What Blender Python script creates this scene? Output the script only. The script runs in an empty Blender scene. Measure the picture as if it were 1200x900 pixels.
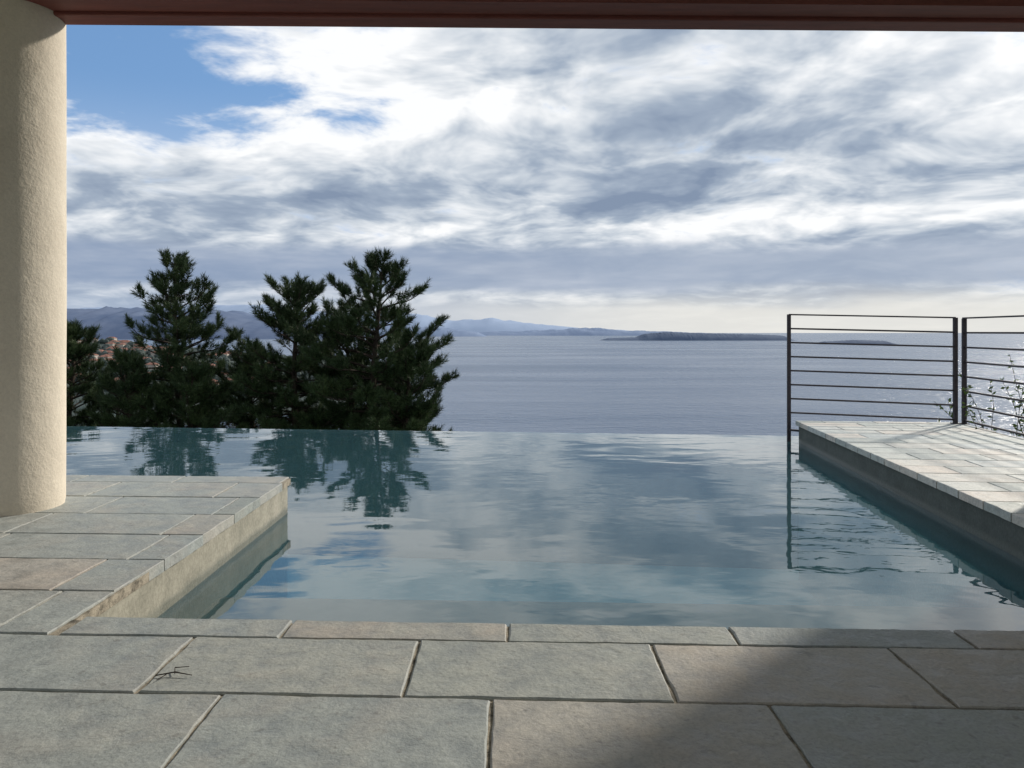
import bpy, math, random
import numpy as np
from mathutils import Vector, noise as mn
random.seed(7); rng=np.random.default_rng(7)
scene=bpy.context.scene
R=math.radians
SUN_AZ=R(46); SUN_EL=R(28)
sun_vec=Vector((math.sin(SUN_AZ)*math.cos(SUN_EL),math.cos(SUN_AZ)*math.cos(SUN_EL),math.sin(SUN_EL)))
WATER=-0.22; SEA=-60.0

# ------------------------------------------------------------------ helpers
class NT:
    def __init__(s,tree): s.t=tree; s.n=tree.nodes; s.l=tree.links
    def new(s,ty,**k):
        n=s.n.new(ty)
        for a,b in k.items(): setattr(n,a,b)
        return n
    def put(s,sock,v):
        if isinstance(v,bpy.types.NodeSocket): s.l.new(v,sock)
        else: sock.default_value=v
    def m(s,op,a,b=None,c=None,clamp=False):
        n=s.new('ShaderNodeMath',operation=op,use_clamp=clamp); s.put(n.inputs[0],a)
        if b is not None: s.put(n.inputs[1],b)
        if c is not None: s.put(n.inputs[2],c)
        return n.outputs[0]
    def ss(s,v,a,b,lo=0.0,hi=1.0):
        n=s.new('ShaderNodeMapRange',interpolation_type='SMOOTHSTEP')
        for i,x in enumerate((v,a,b,lo,hi)): s.put(n.inputs[i],x)
        return n.outputs[0]
    def vec(s,x,y,z=0.0):
        n=s.new('ShaderNodeCombineXYZ'); s.put(n.inputs[0],x);s.put(n.inputs[1],y);s.put(n.inputs[2],z); return n.outputs[0]
    def vm(s,op,a,b=None,scale=None):
        n=s.new('ShaderNodeVectorMath',operation=op); s.put(n.inputs[0],a)
        if b is not None: s.put(n.inputs[1],b)
        if scale is not None: s.put(n.inputs['Scale'],scale)
        return n.outputs[0]
    def noise(s,v,scale,detail=4,rough=.5,dist=0.0,out=0):
        n=s.new('ShaderNodeTexNoise'); s.put(n.inputs['Vector'],v)
        n.inputs['Scale'].default_value=scale;n.inputs['Detail'].default_value=detail
        n.inputs['Roughness'].default_value=rough;n.inputs['Distortion'].default_value=dist
        return n.outputs[out]
    def mix(s,f,a,b,mode='MIX'):
        n=s.new('ShaderNodeMix',data_type='RGBA',blend_type=mode)
        s.put(n.inputs[0],f)
        s.put(n.inputs[6],a if isinstance(a,bpy.types.NodeSocket) else (*a,1))
        s.put(n.inputs[7],b if isinstance(b,bpy.types.NodeSocket) else (*b,1))
        return n.outputs[2]
    def ramp(s,f,stops):
        n=s.new('ShaderNodeValToRGB'); s.put(n.inputs[0],f); e=n.color_ramp.elements
        while len(e)<len(stops): e.new(0.5)
        for i,(p,c) in enumerate(stops): e[i].position=p; e[i].color=(*c,1)
        return n.outputs[0]

def mat(name):
    m=bpy.data.materials.new(name); m.use_nodes=True
    t=NT(m.node_tree); b=m.node_tree.nodes['Principled BSDF']
    return m,t,b
def coords(t,kind='Object'):
    return t.new('ShaderNodeTexCoord').outputs[kind]
def wpos(t): return t.new('ShaderNodeNewGeometry').outputs['Position']
def bump(t,b,h,strength,dist):
    n=t.new('ShaderNodeBump'); n.inputs['Strength'].default_value=strength; n.inputs['Distance'].default_value=dist
    t.put(n.inputs['Height'],h); t.l.new(n.outputs[0],b.inputs['Normal']); return n

def mesh_obj(name,verts,faces,material=None,parent=None,smooth=False):
    me=bpy.data.meshes.new(name); me.from_pydata([tuple(v) for v in verts],[],[tuple(f) for f in faces]); me.update()
    o=bpy.data.objects.new(name,me); scene.collection.objects.link(o)
    if material: me.materials.append(material)
    if parent: o.parent=parent
    if smooth: me.polygons.foreach_set('use_smooth',[True]*len(me.polygons))
    return o
def empty(name):
    o=bpy.data.objects.new(name,None); scene.collection.objects.link(o); o.empty_display_size=.2; return o
def bevel(o,w,seg=2):
    m=o.modifiers.new('b','BEVEL'); m.width=w; m.segments=seg; m.limit_method='ANGLE'
def prism(name,poly,z0,z1,material,parent=None,bev=0):
    n=len(poly)
    v=[(x,y,z0) for x,y in poly]+[(x,y,z1) for x,y in poly]
    a=sum(poly[i][0]*poly[(i+1)%n][1]-poly[(i+1)%n][0]*poly[i][1] for i in range(n))
    f=[tuple(range(n))[::-1],tuple(range(n,2*n))]+[(i,(i+1)%n,n+(i+1)%n,n+i) for i in range(n)]
    if a<0: f=[tuple(reversed(q)) for q in f]
    o=mesh_obj(name,v,f,material,parent)
    if bev: bevel(o,bev)
    return o
def tube(V,F,pts,rads,seg=8,cap=True):
    pts=[Vector(p) for p in pts]; base=len(V); 
    for i,p in enumerate(pts):
        d=(pts[min(i+1,len(pts)-1)]-pts[max(i-1,0)]).normalized()
        up=Vector((0,0,1)) if abs(d.z)<.9 else Vector((1,0,0))
        a=d.cross(up).normalized(); b=d.cross(a)
        for k in range(seg):
            th=2*math.pi*k/seg
            V.append(p+(a*math.cos(th)+b*math.sin(th))*rads[i])
    for i in range(len(pts)-1):
        for k in range(seg):
            q=base+i*seg; F.append((q+k,q+(k+1)%seg,q+seg+(k+1)%seg,q+seg+k))
    if cap:
        F.append(tuple(base+k for k in range(seg))[::-1]); e=base+(len(pts)-1)*seg
        F.append(tuple(e+k for k in range(seg)))

# ------------------------------------------------------------------ camera
cam=bpy.data.cameras.new('camera'); co=bpy.data.objects.new('camera',cam); scene.collection.objects.link(co)
co.location=(0,0,.9); co.rotation_euler=(R(90),0,0)
cam.lens=28.2; cam.sensor_width=36; cam.shift_y=-0.05; cam.clip_start=.05; cam.clip_end=400000
scene.camera=co

# ------------------------------------------------------------------ world
w=bpy.data.worlds.new('World'); scene.world=w; w.use_nodes=True
t=NT(w.node_tree); t.n.clear()
out=t.new('ShaderNodeOutputWorld'); bg=t.new('ShaderNodeBackground'); t.l.new(bg.outputs[0],out.inputs[0])
sky=t.new('ShaderNodeTexSky',sky_type='NISHITA'); sky.sun_disc=False; sky.sun_elevation=SUN_EL; sky.sun_rotation=SUN_AZ
sky.air_density=1.0; sky.dust_density=.6; sky.ozone_density=1.5
d=coords(t,'Generated'); sp=t.new('ShaderNodeSeparateXYZ'); t.l.new(d,sp.inputs[0]); X,Y,Z=sp.outputs
h=t.m('SQRT',t.m('ADD',t.m('MULTIPLY',X,X),t.m('MULTIPLY',Y,Y)))
h=t.m('MAXIMUM',h,.001)
T=t.m('MAXIMUM',t.m('DIVIDE',Z,h),0.0)      # tan elevation
A=t.m('ARCTAN2',X,Y)                         # bearing, + to the right
zz=t.m('ADD',t.m('MAXIMUM',Z,0.0),.18)
P=t.vec(t.m('DIVIDE',X,zz),t.m('DIVIDE',Y,zz),0.0)
warp=t.noise(P,1.4,2,.5,0,out=1)
P=t.vm('ADD',P,t.vm('SCALE',t.vm('SUBTRACT',warp,(.5,.5,.5)),scale=.42))
P2=t.vm('ADD',P,(0.085,0.078,0))
nA=t.noise(P,1.0,6,.58); nA2=t.noise(P2,1.0,5,.58)
nB=t.noise(t.vm('ADD',P,(7.3,2.1,4)),.55,2,.5)
nC=t.noise(t.vm('ADD',P,(3.1,9.1,1)),5.0,5,.62)
def g(a0,t0,sa,st):
    u=t.m('DIVIDE',t.m('SUBTRACT',A,a0),sa); v=t.m('DIVIDE',t.m('SUBTRACT',T,t0),st)
    return t.m('EXPONENT',t.m('MULTIPLY',t.m('ADD',t.m('MULTIPLY',u,u),t.m('MULTIPLY',v,v)),-1.0))
hole=t.m('MAXIMUM',g(-.46,.28,.17,.13),t.m('MULTIPLY',g(-.25,.42,.22,.05),.9))
hole=t.m('MAXIMUM',hole,t.m('MULTIPLY',g(.1,.75,.6,.2),.55))
dens=t.m('ADD',t.m('ADD',nA,t.m('MULTIPLY',t.m('SUBTRACT',nC,.5),.40)),.13)
dens=t.m('SUBTRACT',dens,t.m('MULTIPLY',hole,.325))
cover=t.ss(dens,.38,.53)
rel=t.m('MULTIPLY',t.m('SUBTRACT',nA,nA2),-3.3)
thick=t.m('MULTIPLY',t.m('SUBTRACT',dens,.62),-1.8)
br=t.m('ADD',.53,rel); br=t.m('ADD',br,thick)
br=t.m('ADD',br,t.m('MULTIPLY',t.m('SUBTRACT',nB,.5),1.3))
br=t.m('ADD',br,t.m('MULTIPLY',t.m('SUBTRACT',nC,.5),.50))
br=t.m('ADD',br,t.m('MULTIPLY',g(.60,.30,.30,.16),.25))
br=t.m('ADD',br,t.m('MULTIPLY',g(-.18,.28,.26,.085),.36))
br=t.m('SUBTRACT',br,t.m('MULTIPLY',g(-.35,.155,.42,.035),.30))
br=t.m('SUBTRACT',br,t.m('MULTIPLY',g(.17,.24,.20,.05),.22))
br=t.m('ADD',br,t.m('MULTIPLY',g(.2,.13,.5,.02),.30))
ccol=t.ramp(br,[(0,(.205,.265,.37)),(.35,(.32,.385,.48)),(.62,(.54,.59,.65)),(1,(.87,.88,.89))])
skyc=t.vm('SCALE',sky.outputs[0],scale=.085)
skyc=t.mix(.5,skyc,(.16,.36,.72))
skyc=t.mix(t.ss(T,.12,.30),(.36,.48,.68),skyc)
col=t.mix(cover,skyc,ccol)
wob=t.noise(t.vec(t.m('MULTIPLY',A,2.0),t.m('MULTIPLY',T,14.0),0.0),1.6,4,.55)
Tw=t.m('ADD',T,t.m('MULTIPLY',t.m('SUBTRACT',wob,.5),.045))
band=t.m('MULTIPLY',t.ss(Tw,.040,.060),t.ss(Tw,.090,.120,1.0,0.0))
bcol=t.mix(t.ss(A,-.5,.6),(.24,.31,.44),(.33,.39,.49))
bcol=t.mix(t.ss(wob,.40,.75),bcol,(.43,.48,.57))
col=t.mix(t.m('MULTIPLY',band,.9),col,bcol)
hor=t.ss(Tw,.022,.062,1.0,0.0)
hcol=t.mix(t.ss(A,-.45,.30),(.36,.43,.55),(.72,.71,.67))
col=t.mix(t.m('MULTIPLY',hor,.92),col,hcol)
glow=g(.80,.56,.22,.17)
col=t.mix(1.0,col,t.vm('SCALE',(1.0,.96,.88),scale=t.m('MULTIPLY',glow,1.0)),'ADD')
col10=t.vm('SCALE',col,scale=10.0)
t.l.new(col10,bg.inputs[0]); bg.inputs[1].default_value=.114

# ------------------------------------------------------------------ sun
sl=bpy.data.lights.new('sun','SUN'); sl.energy=3.7; sl.angle=R(3.0); sl.color=(1,.93,.83)
so=bpy.data.objects.new('sun',sl); scene.collection.objects.link(so)
so.rotation_euler=(-sun_vec).to_track_quat('-Z','Y').to_euler()

# ------------------------------------------------------------------ materials
def stone_mat(name,tint=(1,1,1),val=1.0):
    m,t,b=mat(name)
    g=t.new('ShaderNodeNewGeometry'); pos=g.outputs['Position']
    rnd=t.new('ShaderNodeAttribute',attribute_name='rnd',attribute_type='GEOMETRY').outputs['Fac']
    base=t.ramp(rnd,[(0,(.28,.31,.29)),(.2,(.38,.39,.355)),(.4,(.32,.35,.34)),(.6,(.35,.37,.34)),(.8,(.42,.395,.35)),(1,(.36,.365,.33))])
    off=t.vm('ADD',pos,t.vm('SCALE',(13.1,7.7,3.3),scale=rnd))
    big=t.noise(off,2.6,5,.62,.5)
    base=t.mix(t.m('MULTIPLY',t.ss(big,.44,.66,0,.6),t.ss(rnd,.1,.9,.25,1)),base,(.43,.375,.315))
    mid=t.noise(off,11,5,.66,.2)
    base=t.mix(1.0,base,t.ramp(mid,[(.28,(.70,.71,.72)),(.5,(.98,.98,.98)),(.75,(1.20,1.19,1.17))]),'MULTIPLY')
    fine=t.noise(off,95,3,.7)
    base=t.mix(1.0,base,t.ramp(fine,[(.3,(.80,.80,.80)),(.6,(1.06,1.06,1.06))]),'MULTIPLY')
    spots=t.noise(off,28,2,.5)
    base=t.mix(t.ss(spots,.64,.74,0,.45),base,(.17,.165,.15))
    base=t.mix(1.0,base,tuple(c*val for c in tint),'MULTIPLY')
    t.l.new(base,b.inputs['Base Color'])
    t.put(b.inputs['Roughness'],t.ss(mid,.3,.7,.48,.8))
    hgt=t.m('ADD',t.m('MULTIPLY',mid,1.0),t.m('ADD',t.m('MULTIPLY',fine,.22),t.m('MULTIPLY',big,1.2)))
    bump(t,b,hgt,.55,.012)
    return m
stone=stone_mat('slate_stone')
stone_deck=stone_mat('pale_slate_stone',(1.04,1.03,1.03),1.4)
m_grout,t,b=mat('grout')
t.l.new(t.ramp(t.noise(wpos(t),16,5,.75),[(.36,(.09,.08,.06)),(.58,(.40,.35,.27))]),b.inputs['Base Color']); b.inputs['Roughness'].default_value=.95
bump(t,b,t.noise(wpos(t),120,4,.7),.6,.006)
LINER=(.30,.50,.52)
def wallmat(name,k):
    m,t,b=mat(name)
    pos=wpos(t); n=t.noise(pos,5,6,.65); n2=t.noise(pos,60,4,.6)
    c=t.ramp(n,[(.3,tuple(x*y for x,y in zip((.25,.24,.19),k))),(.55,tuple(x*y for x,y in zip((.37,.35,.28),k))),(.75,tuple(x*y for x,y in zip((.44,.40,.33),k)))])
    sp=t.new('ShaderNodeSeparateXYZ'); t.l.new(pos,sp.inputs[0])
    wet=t.ss(t.m('ADD',sp.outputs[2],t.m('MULTIPLY',n,.03)),WATER+.035,WATER+.075,1,0)
    c=t.mix(t.m('MULTIPLY',wet,.6),c,(.10,.11,.08))
    c=t.mix(t.ss(sp.outputs[2],WATER-.20,WATER-.05,1,0),c,LINER)   # liner plaster under the tile line
    c=t.mix(1.0,c,t.ramp(n2,[(.3,(.8,.8,.8)),(.7,(1.1,1.1,1.1))]),'MULTIPLY')
    t.l.new(c,b.inputs['Base Color']); t.put(b.inputs['Roughness'],t.m('SUBTRACT',.85,t.m('MULTIPLY',wet,.5))); bump(t,b,n2,.4,.006)
    return m
m_wall=wallmat('pool_wall_stone',(1,1,1)); m_wall_shade=wallmat('shade_tinted_pool_wall_stone',(.28,.34,.38))  # second copy is darkened: the right deck wall's shade is in its colour
m_floor,t,b=mat('pool_floor_plaster')
pos=wpos(t); n=t.noise(pos,1.3,4,.6)
t.l.new(t.ramp(n,[(.3,(.24,.50,.53)),(.7,(.31,.58,.60))]),b.inputs['Base Color']); b.inputs['Roughness'].default_value=.8
m_bench,t,b=mat('pool_step_stone')
n=t.noise(wpos(t),4,6,.65); t.l.new(t.ramp(n,[(.3,(.52,.43,.35)),(.7,(.72,.60,.48))]),b.inputs['Base Color'])
m_edge,t,b=mat('wet_edge_stone')
t.l.new(t.ramp(t.noise(wpos(t),8,4,.6),[(.3,(.05,.07,.08)),(.7,(.09,.11,.12))]),b.inputs['Base Color'])
# plaster
m_pl,t,b=mat('cream_render')
pos=wpos(t); n=t.noise(pos,3,5,.6); f=t.noise(pos,70,4,.65)
c=t.ramp(n,[(.3,(.69,.61,.49)),(.7,(.77,.69,.56))])
c=t.mix(1.0,c,t.ramp(f,[(.3,(.90,.90,.90)),(.7,(1.04,1.04,1.04))]),'MULTIPLY')
t.l.new(c,b.inputs['Base Color']); b.inputs['Roughness'].default_value=.9
bump(t,b,t.m('ADD',t.m('MULTIPLY',f,.7),t.m('MULTIPLY',t.noise(pos,14,4,.5),1.2)),.5,.008)
m_beam,t,b=mat('red_brown_paint')
pos=wpos(t); n=t.noise(t.vm('MULTIPLY',pos,(1.5,10,10)),3,5,.6)
t.l.new(t.ramp(n,[(.3,(.17,.048,.035)),(.7,(.26,.075,.055))]),b.inputs['Base Color']); b.inputs['Roughness'].default_value=.6
m_iron,t,b=mat('painted_iron')
n=t.noise(wpos(t),60,4,.6); t.l.new(t.ramp(n,[(.3,(.025,.022,.028)),(.75,(.06,.05,.055))]),b.inputs['Base Color']); b.inputs['Roughness'].default_value=.55; b.inputs['Metallic'].default_value=.3
# pool water: slightly cloudy, Fresnel reflecting
m_w=bpy.data.materials.new('pool_water'); m_w.use_nodes=True; t=NT(m_w.node_tree); t.n.clear()
o=t.new('ShaderNodeOutputMaterial'); mx=t.new('ShaderNodeMixShader'); mt=t.new('ShaderNodeMixShader'); tr=t.new('ShaderNodeBsdfTransparent'); df=t.new('ShaderNodeBsdfDiffuse'); gl=t.new('ShaderNodeBsdfGlossy'); fr=t.new('ShaderNodeFresnel'); fr.inputs[0].default_value=1.62
tr.inputs[0].default_value=(.84,.96,.98,1); gl.inputs['Roughness'].default_value=.015; gl.inputs['Color'].default_value=(.98,.99,1,1)
df.inputs[0].default_value=(.11,.27,.31,1); mt.inputs[0].default_value=.26
bp=t.new('ShaderNodeBump'); pos=wpos(t)
n1=t.noise(t.vm('MULTIPLY',pos,(1.0,1.5,1)),1.1,2,.45,.5); n2=t.noise(t.vm('MULTIPLY',pos,(1.0,1.5,1)),5.5,2,.5,.4); n3=t.noise(pos,.5,2,.5)
sp=t.new('ShaderNodeSeparateXYZ'); t.l.new(pos,sp.inputs[0])
amp=t.m('MULTIPLY',t.ss(n3,.35,.65,.4,1.0),t.ss(sp.outputs[0],-1,3,.7,1.1))
t.put(bp.inputs['Height'],t.m('ADD',t.m('MULTIPLY',n1,1.0),t.m('MULTIPLY',t.m('MULTIPLY',n2,.19),amp)))
bp.inputs['Strength'].default_value=1.0; bp.inputs['Distance'].default_value=.0052
t.l.new(bp.outputs[0],gl.inputs['Normal']); t.l.new(bp.outputs[0],fr.inputs['Normal'])
t.l.new(tr.outputs[0],mt.inputs[1]); t.l.new(df.outputs[0],mt.inputs[2])
t.l.new(fr.outputs[0],mx.inputs[0]); t.l.new(mt.outputs[0],mx.inputs[1]); t.l.new(gl.outputs[0],mx.inputs[2]); t.l.new(mx.outputs[0],o.inputs[0])
# sea
m_sea,t,b=mat('sea_water')
pos=wpos(t)
streak=t.noise(t.vm('MULTIPLY',pos,(.0012,.0040,0)),1.0,4,.6,.3)
c=t.ramp(streak,[(.3,(.075,.115,.185)),(.7,(.115,.160,.235))])
t.l.new(c,b.inputs['Base Color']); b.inputs['IOR'].default_value=1.33
t.put(b.inputs['Roughness'],t.ss(streak,.3,.7,.32,.16))
w1=t.noise(t.vm('MULTIPLY',pos,(.06,.13,0)),1.0,4,.66,.3); w2=t.noise(t.vm('MULTIPLY',pos,(.010,.022,0)),1.0,2,.5)
bump(t,b,t.m('ADD',w1,w2),1.0,2.6)
def simple(name,c1,c2,scale,rough=.9,det=4):
    m,t,b=mat(name); n=t.noise(wpos(t),scale,det,.6)
    t.l.new(t.ramp(n,[(.35,c1),(.65,c2)]),b.inputs['Base Color']); b.inputs['Roughness'].default_value=rough; b.inputs['Specular IOR Level'].default_value=.1
    return m
m_ground=simple('hillside_scrub',(.03,.045,.02),(.09,.09,.05),.6)
m_hill1=simple('hazy_wooded_hills',(.10,.14,.23),(.16,.20,.29),.003)  # aerial haze painted as a blue base colour
m_hill2=simple('hazy_distant_mountains',(.31,.39,.53),(.33,.41,.55),.0005)  # paler blue stands in for thicker haze at this distance
m_isle=simple('haze_tinted_island_woods',(.07,.10,.165),(.10,.135,.20),.01)  # bluish haze mixed into the woods' own colour
m_cape=simple('haze_tinted_cape_woods',(.18,.24,.36),(.22,.28,.40),.002)  # haze over the cape and lowland is part of this tint
m_coast=simple('coast_scrub',(.045,.065,.06),(.10,.115,.105),.03)

# ------------------------------------------------------------------ paving
def slabs(name,rects,xf,zt,th,material,parent=None,chip=.0045):
    """rects: (x0,x1,y0,y1) joined into one mesh of individually cut slabs with uneven edges"""
    V=[];F=[];rn=[]
    for (x0,x1,y0,y1) in rects:
        r=random.random(); dz=random.uniform(-.0012,.0012); g=.0035
        x0+=g;x1-=g;y0+=g;y1-=g
        ring=[]
        nx=max(2,int((x1-x0)/.04)); ny=max(2,int((y1-y0)/.04))
        for i in range(nx): ring.append((x0+(x1-x0)*i/nx,y0,0,-1))
        for i in range(ny): ring.append((x1,y0+(y1-y0)*i/ny,1,0))
        for i in range(nx): ring.append((x1-(x1-x0)*i/nx,y1,0,1))
        for i in range(ny): ring.append((x0,y1-(y1-y0)*i/ny,-1,0))
        n=len(ring); b=len(V)
        top=[];mid=[];bot=[];cx=(x0+x1)/2;cy=(y0+y1)/2
        for (x,y,nx_,ny_) in ring:
            j=random.uniform(-1,1)*chip*.5+ (mn.noise(Vector((x*9,y*9,r*20))))*chip*1.2
            x-=nx_*abs(j);y-=ny_*abs(j)
            cc=random.uniform(.002,.006)
            dx,dy=(cx-x),(cy-y);L=math.hypot(dx,dy)
            top.append((x+dx/L*cc,y+dy/L*cc,zt+dz)); mid.append((x,y,zt+dz-cc*.7)); bot.append((x,y,zt-th))
        for ringv in (top,mid,bot):
            for p in ringv:
                q=xf(p[0],p[1]); V.append((q[0],q[1],p[2]))
        F.append(tuple(b+i for i in range(n)))
        for i in range(n):
            k=(i+1)%n
            F.append((b+n+i,b+n+k,b+k,b+i)); F.append((b+2*n+i,b+2*n+k,b+n+k,b+n+i))
        rn.append((3*n,r))
    o=mesh_obj(name,V,F,material,parent)
    at=o.data.attributes.new('rnd','FLOAT','POINT')
    vals=[]
    for n,r in rn: vals+= [r]*n
    at.data.foreach_set('value',vals)
    return o
terrace=empty('stone_terrace')
a1=-.042  # yaw slope of the front paving
fx=lambda x,y:(x,y+a1*x)
rects=[]; L=.672
def row(y0,y1,off,xa,xb,l=L,jit=0.0):
    x=off
    while x>xa: x-=l
    while x<xb:
        x2=x+l+random.uniform(-jit,jit)
        if min(x2,xb)-max(x,xa)>.08: rects.append((max(x,xa),min(x2,xb),y0,y1))
        x=x2
row(2.340,2.490,-.013,-1.385,3.0)
row(1.972,2.340,-.27,-6,3.0)
y=1.972;k=0
offs=[-.05,-.33,.12,-.2,.03,.3,-.1]
while y>-2.5:
    row(y-.37,y,offs[k%7],-6,3.0); y-=.37;k+=1
slabs('paving_slabs',rects,fx,0,.045,stone,terrace)
# left deck rows
rects=[]
ys=[2.342,2.76,3.17,3.57,3.97,4.38,4.80,5.02]
for i in range(len(ys)-1):
    row(ys[i],ys[i+1],-1.387-.67-(.33 if i%2 else .05),-6,-1.387,l=.67,jit=.06)
def fl(x,y):
    k=max(0,min(1,(y-2.342)/1.0)); a=(1-k)*a1+k*(-.045)
    base=(1-k)*(a1*x-.0)+k*(-.045*(x+1.37))
    return (x+.017*k,y+base)
slabs('deck_slabs',rects,fl,0,.045,stone,terrace)
# bases
prism('terrace_base',[(-6,-2.6),(3.0,-2.6),(3.0,2.36),(-1.36,2.53),(-6,2.76)],-2.2,-.007,m_grout,terrace)
prism('deck_base',[(-6,2.765),(-1.38,2.535),(-1.38,5.0),(-6,5.2)],-.045,-.008,m_grout,terrace)
prism('deck_pool_wall',[(-6,2.77),(-1.395,2.54),(-1.395,4.985),(-6,5.185)],-2.2,-.046,m_wall,terrace)
prism('front_pool_wall',[(-1.39,2.53),(-1.36,2.535),(3.0,2.345),(3.0,2.36),(-1.36,2.545)],-2.2,-.046,m_wall,terrace)

# right deck (aligned with the infinity edge)
ang=math.atan(.098)
OX,OY=2.90,8.22
def fr_(x,y): # local: x right along far edge, y negative towards house
    return (OX+x*math.cos(-ang)-y*math.sin(-ang), OY+x*math.sin(-ang)+y*math.cos(-ang))
deck=empty('stone_deck')
rects=[]
yy=0;i=0
while yy>-6.0:
    wdt=.29 if i else .18
    row(yy-wdt,yy,(.0 if i%2 else .27),0,1.6,l=.52,jit=.03); yy-=wdt;i+=1
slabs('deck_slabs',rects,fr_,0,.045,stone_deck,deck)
P4=[fr_(.01,-.01),fr_(1.59,-.01),fr_(1.59,-5.98),fr_(.01,-5.98)]
prism('deck_base',P4,-.044,-.009,m_grout,deck)
prism('deck_pool_wall',[fr_(.03,-.03),fr_(1.57,-.03),fr_(1.57,-5.97),fr_(.03,-5.97)],-2.2,-.046,m_wall_shade,deck)

# ------------------------------------------------------------------ pool
pool=empty('infinity_pool')
EL,ER=(-7.5,9.85),(3.06,8.72)
def edge(x): return EL[1]+(ER[1]-EL[1])*(x-EL[0])/(ER[0]-EL[0])
XR=3.6
prism('pool_floor',[(-7.5,2.3),(XR+1,2.3),(XR+1,edge(XR+1)),(-7.5,EL[1])],-1.75,-1.62,m_floor,pool)
prism('infinity_edge_wall',[(-7.5,EL[1]-.20),(XR,edge(XR)-.20),(XR,edge(XR)-.006),(-7.5,EL[1]-.006)],-3.5,WATER-.012,m_edge,pool)
prism('catch_basin',[(-7.5,EL[1]-.004),(XR,edge(XR)-.004),(XR,edge(XR)+.7),(-7.5,EL[1]+.7)],-3.5,-1.6,m_wall,pool)
prism('side_wall',[(-7.8,2.6),(-7.5,2.6),(-7.5,EL[1]),(-7.8,EL[1])],-3.5,-.03,m_wall,pool)
prism('pool_step',[(-1.385,2.54),(2.6,2.38),(2.6,3.62),(-1.385,3.78)],-1.62,-.34,m_bench,pool,.02)
# water sheet with a spill lip
V=[(-7.5,2.35,WATER),(XR,2.2,WATER),(XR,edge(XR),WATER),(-7.5,EL[1],WATER),(XR,edge(XR)+.012,WATER-.02),(-7.5,EL[1]+.012,WATER-.02),(XR,edge(XR)+.014,-1.6),(-7.5,EL[1]+.014,-1.6)]
mesh_obj('pool_water',V,[(0,1,2,3),(3,2,4,5),(5,4,6,7)],m_w,pool)

# ------------------------------------------------------------------ column, roof beam, unseen wall added for its shadow
V=[];F=[]
cx,cy,r=-2.625,4.16,.275
seg=64; zs=[0,.01,.03]+[i*.08 for i in range(1,34)]
for z in zs:
    for k in range(seg):
        th=2*math.pi*k/seg; rr=r-.000*z+(.004*mn.noise(Vector((math.cos(th)*1.5,math.sin(th)*1.5,z*1.6))))
        if z<.02: rr-=.004
        V.append((cx+rr*math.cos(th),cy+rr*math.sin(th),z-.004))
for i in range(len(zs)-1):
    for k in range(seg): F.append((i*seg+k,i*seg+(k+1)%seg,(i+1)*seg+(k+1)%seg,(i+1)*seg+k))
mesh_obj('plastered_column',V,F,m_pl,None,True)
roof=empty('porch_roof')
bz=2.53
prism('front_beam',[(-7,4.02),(7,4.30),(7,4.44),(-7,4.16)],bz,bz+.26,m_beam,roof,.008)
prism('back_beam',[(-7,3.86),(7,4.14),(7,4.297),(-7,4.017)],bz+.02,bz+.26,m_beam,roof)
prism('roof_slab',[(-7,-3),(7,-3),(7,4.33),(-7,4.05)],bz+.262,bz+.42,m_pl,roof)
prism('unseen_shadow_wall',[(3.05,-2.6),(3.30,-2.6),(3.30,4.55),(3.05,4.55)],-2.2,bz-.002,m_pl,None,.01)  # out of view, added to cast the shadow on the right-hand paving

# ------------------------------------------------------------------ railing
rail=empty('iron_railing')
V=[];F=[]
def flat(p,q,wd,ht):
    p=Vector(p);q=Vector(q);d=(q-p).normalized();s=d.cross(Vector((0,0,1))).normalized()*wd/2;u=Vector((0,0,ht/2));b=len(V)
    for e in (p,q):
        for a,c in ((-1,-1),(1,-1),(1,1),(-1,1)): V.append(e+s*a+u*c)
    F.extend([(b,b+1,b+2,b+3)[::-1],(b+4,b+5,b+6,b+7)]+[(b+i,b+(i+1)%4,b+4+(i+1)%4,b+4+i) for i in range(4)])
def post(x,y,z0,z1,s=.03):
    b=len(V);h=s/2
    for z in (z0,z1):
        for a,c in ((-h,-h),(h,-h),(h,h),(-h,h)):
            q=(x+a*math.cos(-ang)-c*math.sin(-ang),y+a*math.sin(-ang)+c*math.cos(-ang)); V.append((q[0],q[1],z))
    F.extend([(b,b+1,b+2,b+3)[::-1],(b+4,b+5,b+6,b+7)]+[(b+i,b+(i+1)%4,b+4+(i+1)%4,b+4+i) for i in range(4)])
Ap=(2.855,8.27); Bp=fr_(1.51,-.13); Cp=fr_(1.585,-.15); Dp=fr_(1.585,-3.2); Ep=fr_(1.585,-4.8)
top=1.07
post(*Ap,-.50,top+.02,.034)
post(*Bp,-.02,top-.02,.036)
post(*Cp,-.02,top-.03,.036)
post(*Dp,-.02,top-.03,.032); post(*Ep,-.02,top-.03,.032)
for i in range(8):
    z=.06+i*(top-.06)/7
    wd,ht=(.04,.014) if i==7 else (.016,.017)
    flat((Ap[0],Ap[1],z+.018),(Bp[0],Bp[1],z-.02),wd,ht)
    flat((Cp[0],Cp[1],z-.025),(Dp[0],Dp[1],z-.03),wd,ht)
    flat((Dp[0],Dp[1],z-.03),(Ep[0],Ep[1],z-.03),wd,ht)
flat((Ap[0],Ap[1],-.10),(Ap[0]+.08,Ap[1]-.08,-.10),.03,.02)
for p in (Bp,Cp,Dp,Ep): flat((p[0]-.035,p[1],.004),(p[0]+.035,p[1],.004),.07,.008)
mesh_obj('bars_and_posts',V,F,m_iron,rail)

# ------------------------------------------------------------------ sea
V=[(-300000,-3000,SEA),(300000,-3000,SEA),(300000,300000,SEA),(-300000,300000,SEA)]
mesh_obj('sea',V,[(0,1,2,3)],m_sea)
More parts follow.
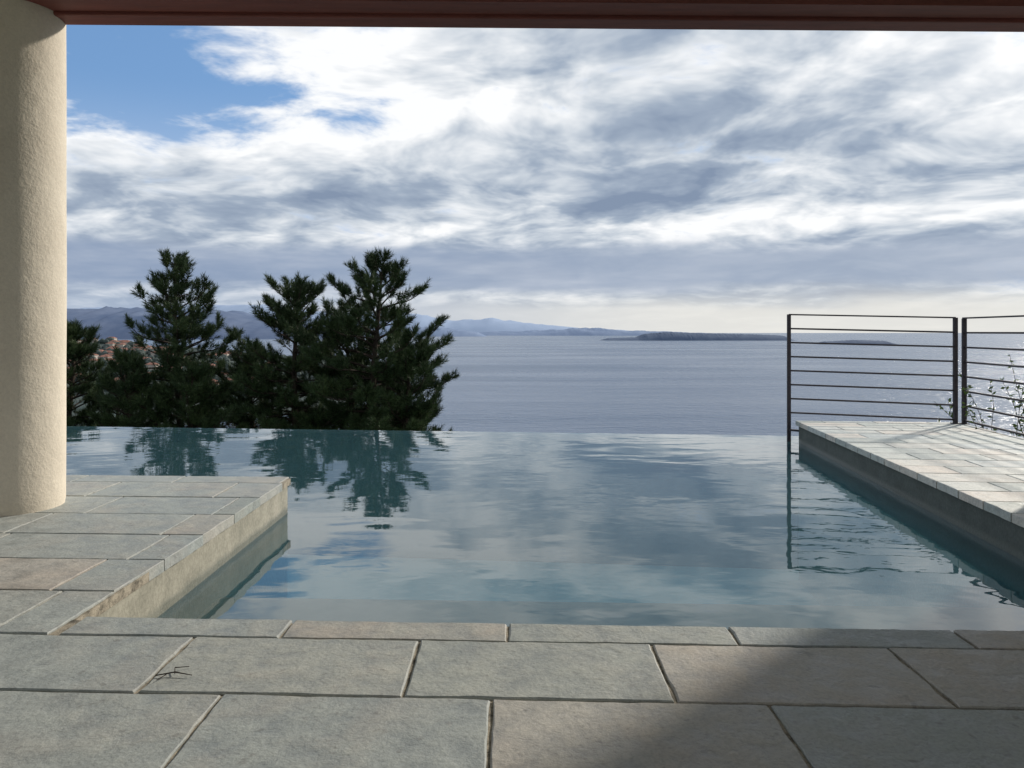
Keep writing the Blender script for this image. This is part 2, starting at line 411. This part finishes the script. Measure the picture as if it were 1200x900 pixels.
# hillside under the house falling to the sea
V=[];F=[];nx,ny=90,90
for j in range(ny):
    y=-60+ (j/(ny-1))**1.6*520
    for i in range(nx):
        x=-300+600*i/(nx-1)
        z=-4-max(0,y-11)*.33-abs(x)*.02+mn.noise(Vector((x*.05,y*.05,0)))*1.2*min(1,max(0,y-11)/10)
        V.append((x,y,max(z,-70)))
for j in range(ny-1):
    for i in range(nx-1): a=j*nx+i; F.append((a,a+1,a+nx+1,a+nx))
mesh_obj('hillside_ground',V,F,m_ground,None,True)

# ------------------------------------------------------------------ distant land
def ridge(name,D,depth,prof,material,rough=.15,nx=260,ny=14,fs=6.0,seed=0):
    """prof: (bearing, tan elevation of crest) pairs seen from the terrace"""
    xs=[p[0] for p in prof]; zs=[p[1] for p in prof]
    V=[];F=[]
    for j in range(ny):
        v=j/(ny-1); s=math.sin(math.pi*v)**.7
        for i in range(nx):
            bx=xs[0]+(xs[-1]-xs[0])*i/(nx-1)
            zc=.9+np.interp(bx,xs,zs)*D; hgt=zc-SEA
            yy=D+(v-.5)*depth; xx=bx*D
            n=mn.fractal(Vector((xx/D*fs*10,yy/D*fs*10,seed)),.9,2.1,6)
            hh=hgt*s*(1+rough*n*(1 if hgt>1 else 0))
            V.append((xx,yy,SEA-2+max(hh,0)))
    for j in range(ny-1):
        for i in range(nx-1): a=j*nx+i; F.append((a,a+1,a+nx+1,a+nx))
    return mesh_obj(name,V,F,material,None,True)
B=lambda px:(px-600)/940
ridge('hazy_wooded_hills',9000,2500,[(-.9,.027),(B(60),.028),(B(130),.030),(B(200),.027),(B(268),.028),(B(300),.022),(B(340),.015),(B(420),.005),(B(440),-.0067)],m_hill1,.12,seed=1)
ridge('hazy_distant_mountains',24000,5000,[(-.9,.032),(B(150),.030),(B(270),.035),(B(310),.033),(B(400),.024),(B(480),.025),(B(530),.015),(B(575),.018),(B(620),.012),(B(680),.006),(B(770),.001),(B(830),-.0025)],m_hill2,.10,seed=5)
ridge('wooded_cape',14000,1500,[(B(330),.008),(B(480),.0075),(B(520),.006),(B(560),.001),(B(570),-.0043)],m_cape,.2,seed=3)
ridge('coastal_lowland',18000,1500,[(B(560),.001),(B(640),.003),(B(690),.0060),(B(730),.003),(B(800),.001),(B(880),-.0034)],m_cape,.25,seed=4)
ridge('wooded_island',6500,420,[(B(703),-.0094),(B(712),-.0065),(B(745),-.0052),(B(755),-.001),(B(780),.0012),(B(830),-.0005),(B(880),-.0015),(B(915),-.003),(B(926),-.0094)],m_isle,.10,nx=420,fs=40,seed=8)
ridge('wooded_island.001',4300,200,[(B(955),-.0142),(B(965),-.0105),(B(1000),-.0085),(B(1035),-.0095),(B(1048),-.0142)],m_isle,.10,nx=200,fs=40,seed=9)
# near headland with a town on it (left, behind the pines)
V=[];F=[];nx,ny=120,50
def hz(x,y):
    bx=x/y; 
    e=np.interp(bx,[-1.2,-.62,-.50,-.40,-.22,-.15],[1.1,1.0,.95,.72,.3,0])
    f=math.exp(-((y-1250)/430)**2)
    return -62+42*e*f*(1+.25*mn.fractal(Vector((x*.006,y*.006,2)),1,2,4))
for j in range(ny):
    y=350+1500*j/(ny-1)
    for i in range(nx):
        x=(-1.2+1.07*i/(nx-1))*y; V.append((x,y,hz(x,y)))
for j in range(ny-1):
    for i in range(nx-1): a=j*nx+i; F.append((a,a+1,a+nx+1,a+nx))
mesh_obj('headland',V,F,m_coast,None,True)
m_hw=simple('house_render',(.42,.38,.34),(.55,.49,.43),.05)
m_hr=simple('terracotta_tiles',(.24,.12,.09),(.33,.17,.13),.2)
VW=[];FW=[];VR=[];FR=[]
for i in range(200):
    y=random.uniform(750,1350); x=random.uniform(-.75,-.3)*y; z=hz(x,y)
    if z<-56: continue
    a,c,hh=random.uniform(4,8),random.uniform(4,6),random.uniform(4,8); b=len(VW)
    for zz_ in (z-3,z+hh):
        for s1,s2 in ((-1,-1),(1,-1),(1,1),(-1,1)): VW.append((x+a*s1,y+c*s2,zz_))
    FW+= [(b+k,b+(k+1)%4,b+4+(k+1)%4,b+4+k) for k in range(4)]
    b=len(VR)
    for s1,s2 in ((-1,-1),(1,-1),(1,1),(-1,1)): VR.append((x+(a+.6)*s1,y+(c+.6)*s2,z+hh))
    VR+=[(x-a*.5,y,z+hh+2.2),(x+a*.5,y,z+hh+2.2)]
    FR+=[(b,b+1,b+5,b+4),(b+1,b+2,b+5),(b+2,b+3,b+4,b+5),(b+3,b,b+4),(b+3,b+2,b+1,b)]
town=empty('hillside_town'); mesh_obj('house_walls',VW,FW,m_hw,town); mesh_obj('house_roofs',VR,FR,m_hr,town)
# tree masses on the headland
V=[];F=[]
for i in range(2200):
    y=random.uniform(700,1500); x=random.uniform(-.8,-.2)*y; z=hz(x,y)
    if z<-57: continue
    r=random.uniform(3,7)
    tube(V,F,[(x,y,z-1),(x,y,z+r*.5),(x+r*.1,y,z+r),(x,y,z+r*1.4)],[r*.6,r*.95,r*.7,r*.15],6)
mesh_obj('headland_woodland',V,F,m_coast)

# ------------------------------------------------------------------ pines
m_needle,t,b=mat('pine_needles')
n=t.noise(wpos(t),1.8,2,.6); n2=t.new('ShaderNodeNewGeometry').outputs['Random Per Island']
c=t.ramp(t.m('ADD',t.m('MULTIPLY',n,.7),t.m('MULTIPLY',n2,.3)),[(.3,(.022,.038,.017)),(.55,(.048,.078,.030)),(.78,(.11,.145,.055))])
t.l.new(c,b.inputs['Base Color']); b.inputs['Roughness'].default_value=.6; b.inputs['Specular IOR Level'].default_value=.2
m_bark=simple('pine_bark',(.030,.023,.018),(.065,.05,.04),12)
def pine(loc,base,topz,W,seed,lean=0.0,needles=38,dens=1.7,slope=.62,gap=(.17,.27)):
    rs=random.Random(seed); nr=np.random.default_rng(seed)
    root=empty('pine_tree')
    V=[];F=[]; TO=[];TD=[];TL=[]
    X0,Y0=loc; H=topz-base
    def tr(z):
        k=(z-base)/H
        return Vector((X0+lean*k*k+.10*math.sin(k*7+seed),Y0+.08*math.sin(k*5+seed*2),z))
    n=14; pts=[tr(base+H*i/n) for i in range(n+1)]; tube(V,F,pts,[.15*(1-i/n)**.8+.012 for i in range(n+1)],8)
    z=topz-.16
    for q in range(3): TO.append(tr(topz-.22-q*.16));TD.append(Vector((rs.uniform(-.3,.3),rs.uniform(-.3,.3),1)).normalized());TL.append(.26)
    while z>max(base+.6,-2.0):
        hh=topz-z
        wmax=min(W,.20+slope*hh**.9) if hh<3.0 else W*(1-.05*(hh-3))
        wmax*=rs.choice([.8,1.0,1.0,1.15])
        nb=rs.randint(5,6); ph=rs.uniform(0,6.28)
        for k in range(nb):
            if rs.random()<.08: continue
            az=ph+k*6.283/nb+rs.uniform(-.4,.4)
            L=wmax*rs.choice([.55,.8,.95,1.0,1.15])*rs.uniform(.85,1.1)
            el=R(50)-R(36)*min(1,hh/2.6)+rs.uniform(-.2,.2)
            p=tr(z+rs.uniform(-.08,.08)); d=Vector((math.cos(az)*math.cos(el),math.sin(az)*math.cos(el),math.sin(el)))
            pts=[p.copy()]; m=7
            for q in range(m):
                f=q/m
                d=(d+Vector((rs.uniform(-.1,.1),rs.uniform(-.1,.1),-.06 if f<.45 else .22))).normalized()
                p=p+d*L/m; pts.append(p.copy())
            tube(V,F,pts,[.022*(1-i/m)*min(1,L)+.005 for i in range(m+1)],4,False)
            TO.append(pts[-1]-d*.1);TD.append(d);TL.append(.26)
            nt=int(max(4,L*9*dens))
            for q in range(nt):
                f=rs.uniform(.10,1.0)**.6; ii=min(m-1,int(f*m)); fr=f*m-ii
                s=pts[ii].lerp(pts[ii+1],min(1,fr)); dd=(pts[ii+1]-pts[ii]).normalized()
                side=dd.cross(Vector((0,0,1))).normalized()*rs.choice([-1,1])
                td=(dd*rs.uniform(.3,.9)+side*rs.uniform(.2,1)+Vector((0,0,rs.uniform(.1,1.0)))).normalized()
                tl=rs.uniform(.10,.34)*(1.15-f*.5)*min(1.0,L+.3)
                e=s+td*tl; tube(V,F,[s,e],[.005,.003],3,False)
                TO.append(e-td*.08);TD.append(td);TL.append(rs.uniform(.15,.24))
                if rs.random()<.7: TO.append(s+td*tl*.45);TD.append((td+Vector((0,0,.5))).normalized());TL.append(.15)
        z-=rs.uniform(*gap)
    mesh_obj('trunk_and_limbs',V,F,m_bark,root)
    O=np.array(TO);D=np.array(TD);Ln=np.array(TL)
    N=len(O)*needles; O=np.repeat(O,needles,0);D=np.repeat(D,needles,0);Ln=np.repeat(Ln,needles)
    u=nr.random(N); rd=nr.normal(size=(N,3)); rd-=D*np.sum(rd*D,1)[:,None]; rd/=np.linalg.norm(rd,axis=1)[:,None]+1e-9
    nd=D*(.5+.6*u[:,None])+rd*(.95-.45*u[:,None]); nd/=np.linalg.norm(nd,axis=1)[:,None]
    bp=O+D*(u*Ln)[:,None]; ln=nr.uniform(.09,.15,N)
    sd=np.cross(nd,nr.normal(size=(N,3))); sd/=np.linalg.norm(sd,axis=1)[:,None]+1e-9
    wd=.006
    verts=np.empty((N,3,3)); verts[:,0]=bp-sd*wd; verts[:,1]=bp+sd*wd; verts[:,2]=bp+nd*ln[:,None]
    me=bpy.data.meshes.new('needles'); me.vertices.add(N*3); me.vertices.foreach_set('co',verts.reshape(-1))
    me.loops.add(N*3); me.loops.foreach_set('vertex_index',np.arange(N*3)); me.polygons.add(N)
    me.polygons.foreach_set('loop_start',np.arange(0,N*3,3)); me.polygons.foreach_set('loop_total',np.full(N,3)); me.update(); me.validate()
    me.materials.append(m_needle); o=bpy.data.objects.new('needles',me); scene.collection.objects.link(o); o.parent=root
    return N
tot=0
tot+=pine((-7.5,18),-6,2.50,1.15,11,slope=.50)
tot+=pine((-4.95,18.3),-6,1.90,1.40,12,lean=.12,slope=.70,dens=1.8)
tot+=pine((-2.98,17.6),-6,2.42,1.60,13,lean=.05,slope=.78,dens=2.0)
tot+=pine((-10.25,18.5),-6,1.0,.9,14,slope=.5)
tot+=pine((-8.30,17.2),-6,.30,.7,15,slope=.5)
tot+=pine((-3.85,18.9),-6,1.45,1.6,16,dens=1.9)
tot+=pine((-6.1,18.9),-6,.40,1.3,17)
tot+=pine((-6.9,17.4),-6,.05,1.2,18)
tot+=pine((-2.25,17.4),-6,.45,.85,19,slope=.8)
tot+=pine((-9.4,18.9),-6,-.45,1.0,20,slope=.8)
print('needles',tot)

# ------------------------------------------------------------------ shrub beyond the railing
m_leaf=simple('shrub_leaves',(.06,.10,.03),(.14,.19,.06),9)
def shrub(name,cx,cy,z0,h,w,n,seed,leaf=.035,k0=2,per=9):
    rs=random.Random(seed); root=empty(name); V=[];F=[];LV=[];LF=[]
    for i in range(n):
        p=Vector((cx+rs.uniform(-.2,.2),cy+rs.uniform(-.2,.2),z0)); d=Vector((rs.uniform(-.5,.5)*w,rs.uniform(-.5,.5)*w,1)).normalized()
        pts=[p.copy()];m=8;L=h*rs.uniform(.6,1.05)
        for q in range(m):
            d=(d+Vector((rs.uniform(-.22,.22),rs.uniform(-.22,.22),0))).normalized(); p=p+d*L/m; pts.append(p.copy())
            if q>k0:
                for _ in range(per):
                    a=Vector((rs.gauss(0,1),rs.gauss(0,1),rs.gauss(.3,.8))).normalized(); s=p-d*rs.random()*L/m
                    e=s+a*leaf*rs.uniform(1.0,1.9); sd=a.cross(Vector((rs.gauss(0,1),rs.gauss(0,1),rs.gauss(0,1)))).normalized()*leaf*.35
                    b=len(LV); mid=(s+e)/2; LV+=[s,mid+sd,e,mid-sd]; LF.append((b,b+1,b+2,b+3))
        tube(V,F,pts,[.006*(1-i/m)+.002 for i in range(m+1)],4,False)
    mesh_obj('stems',V,F,m_bark,root); mesh_obj('leaves',LV,LF,m_leaf,root)
shrub('garden_shrub',5.25,8.3,-1.6,2.25,.6,20,3)
shrub('garden_shrub',5.0,7.6,-1.4,2.1,.6,20,4)
shrub('garden_shrub',-.95,15,-2.6,1.75,.5,8,6)

# twig on the paving
V=[];F=[]
c=Vector((-.885,2.105,.006))
tube(V,F,[c+Vector((-.045,-.012,0)),c+Vector((0,.0,.004)),c+Vector((.05,-.012,.001))],[.0016,.002,.001],5)
tube(V,F,[c,c+Vector((-.012,.03,.003)),c+Vector((.02,.045,.0))],[.0015,.0015,.001],5)
tube(V,F,[c+Vector((-.02,-.006,0)),c+Vector((-.03,-.04,0))],[.0014,.001],5)
mesh_obj('dry_twig',V,F,m_bark)

scene.view_settings.view_transform='Standard'; scene.view_settings.look='None'; scene.view_settings.exposure=0
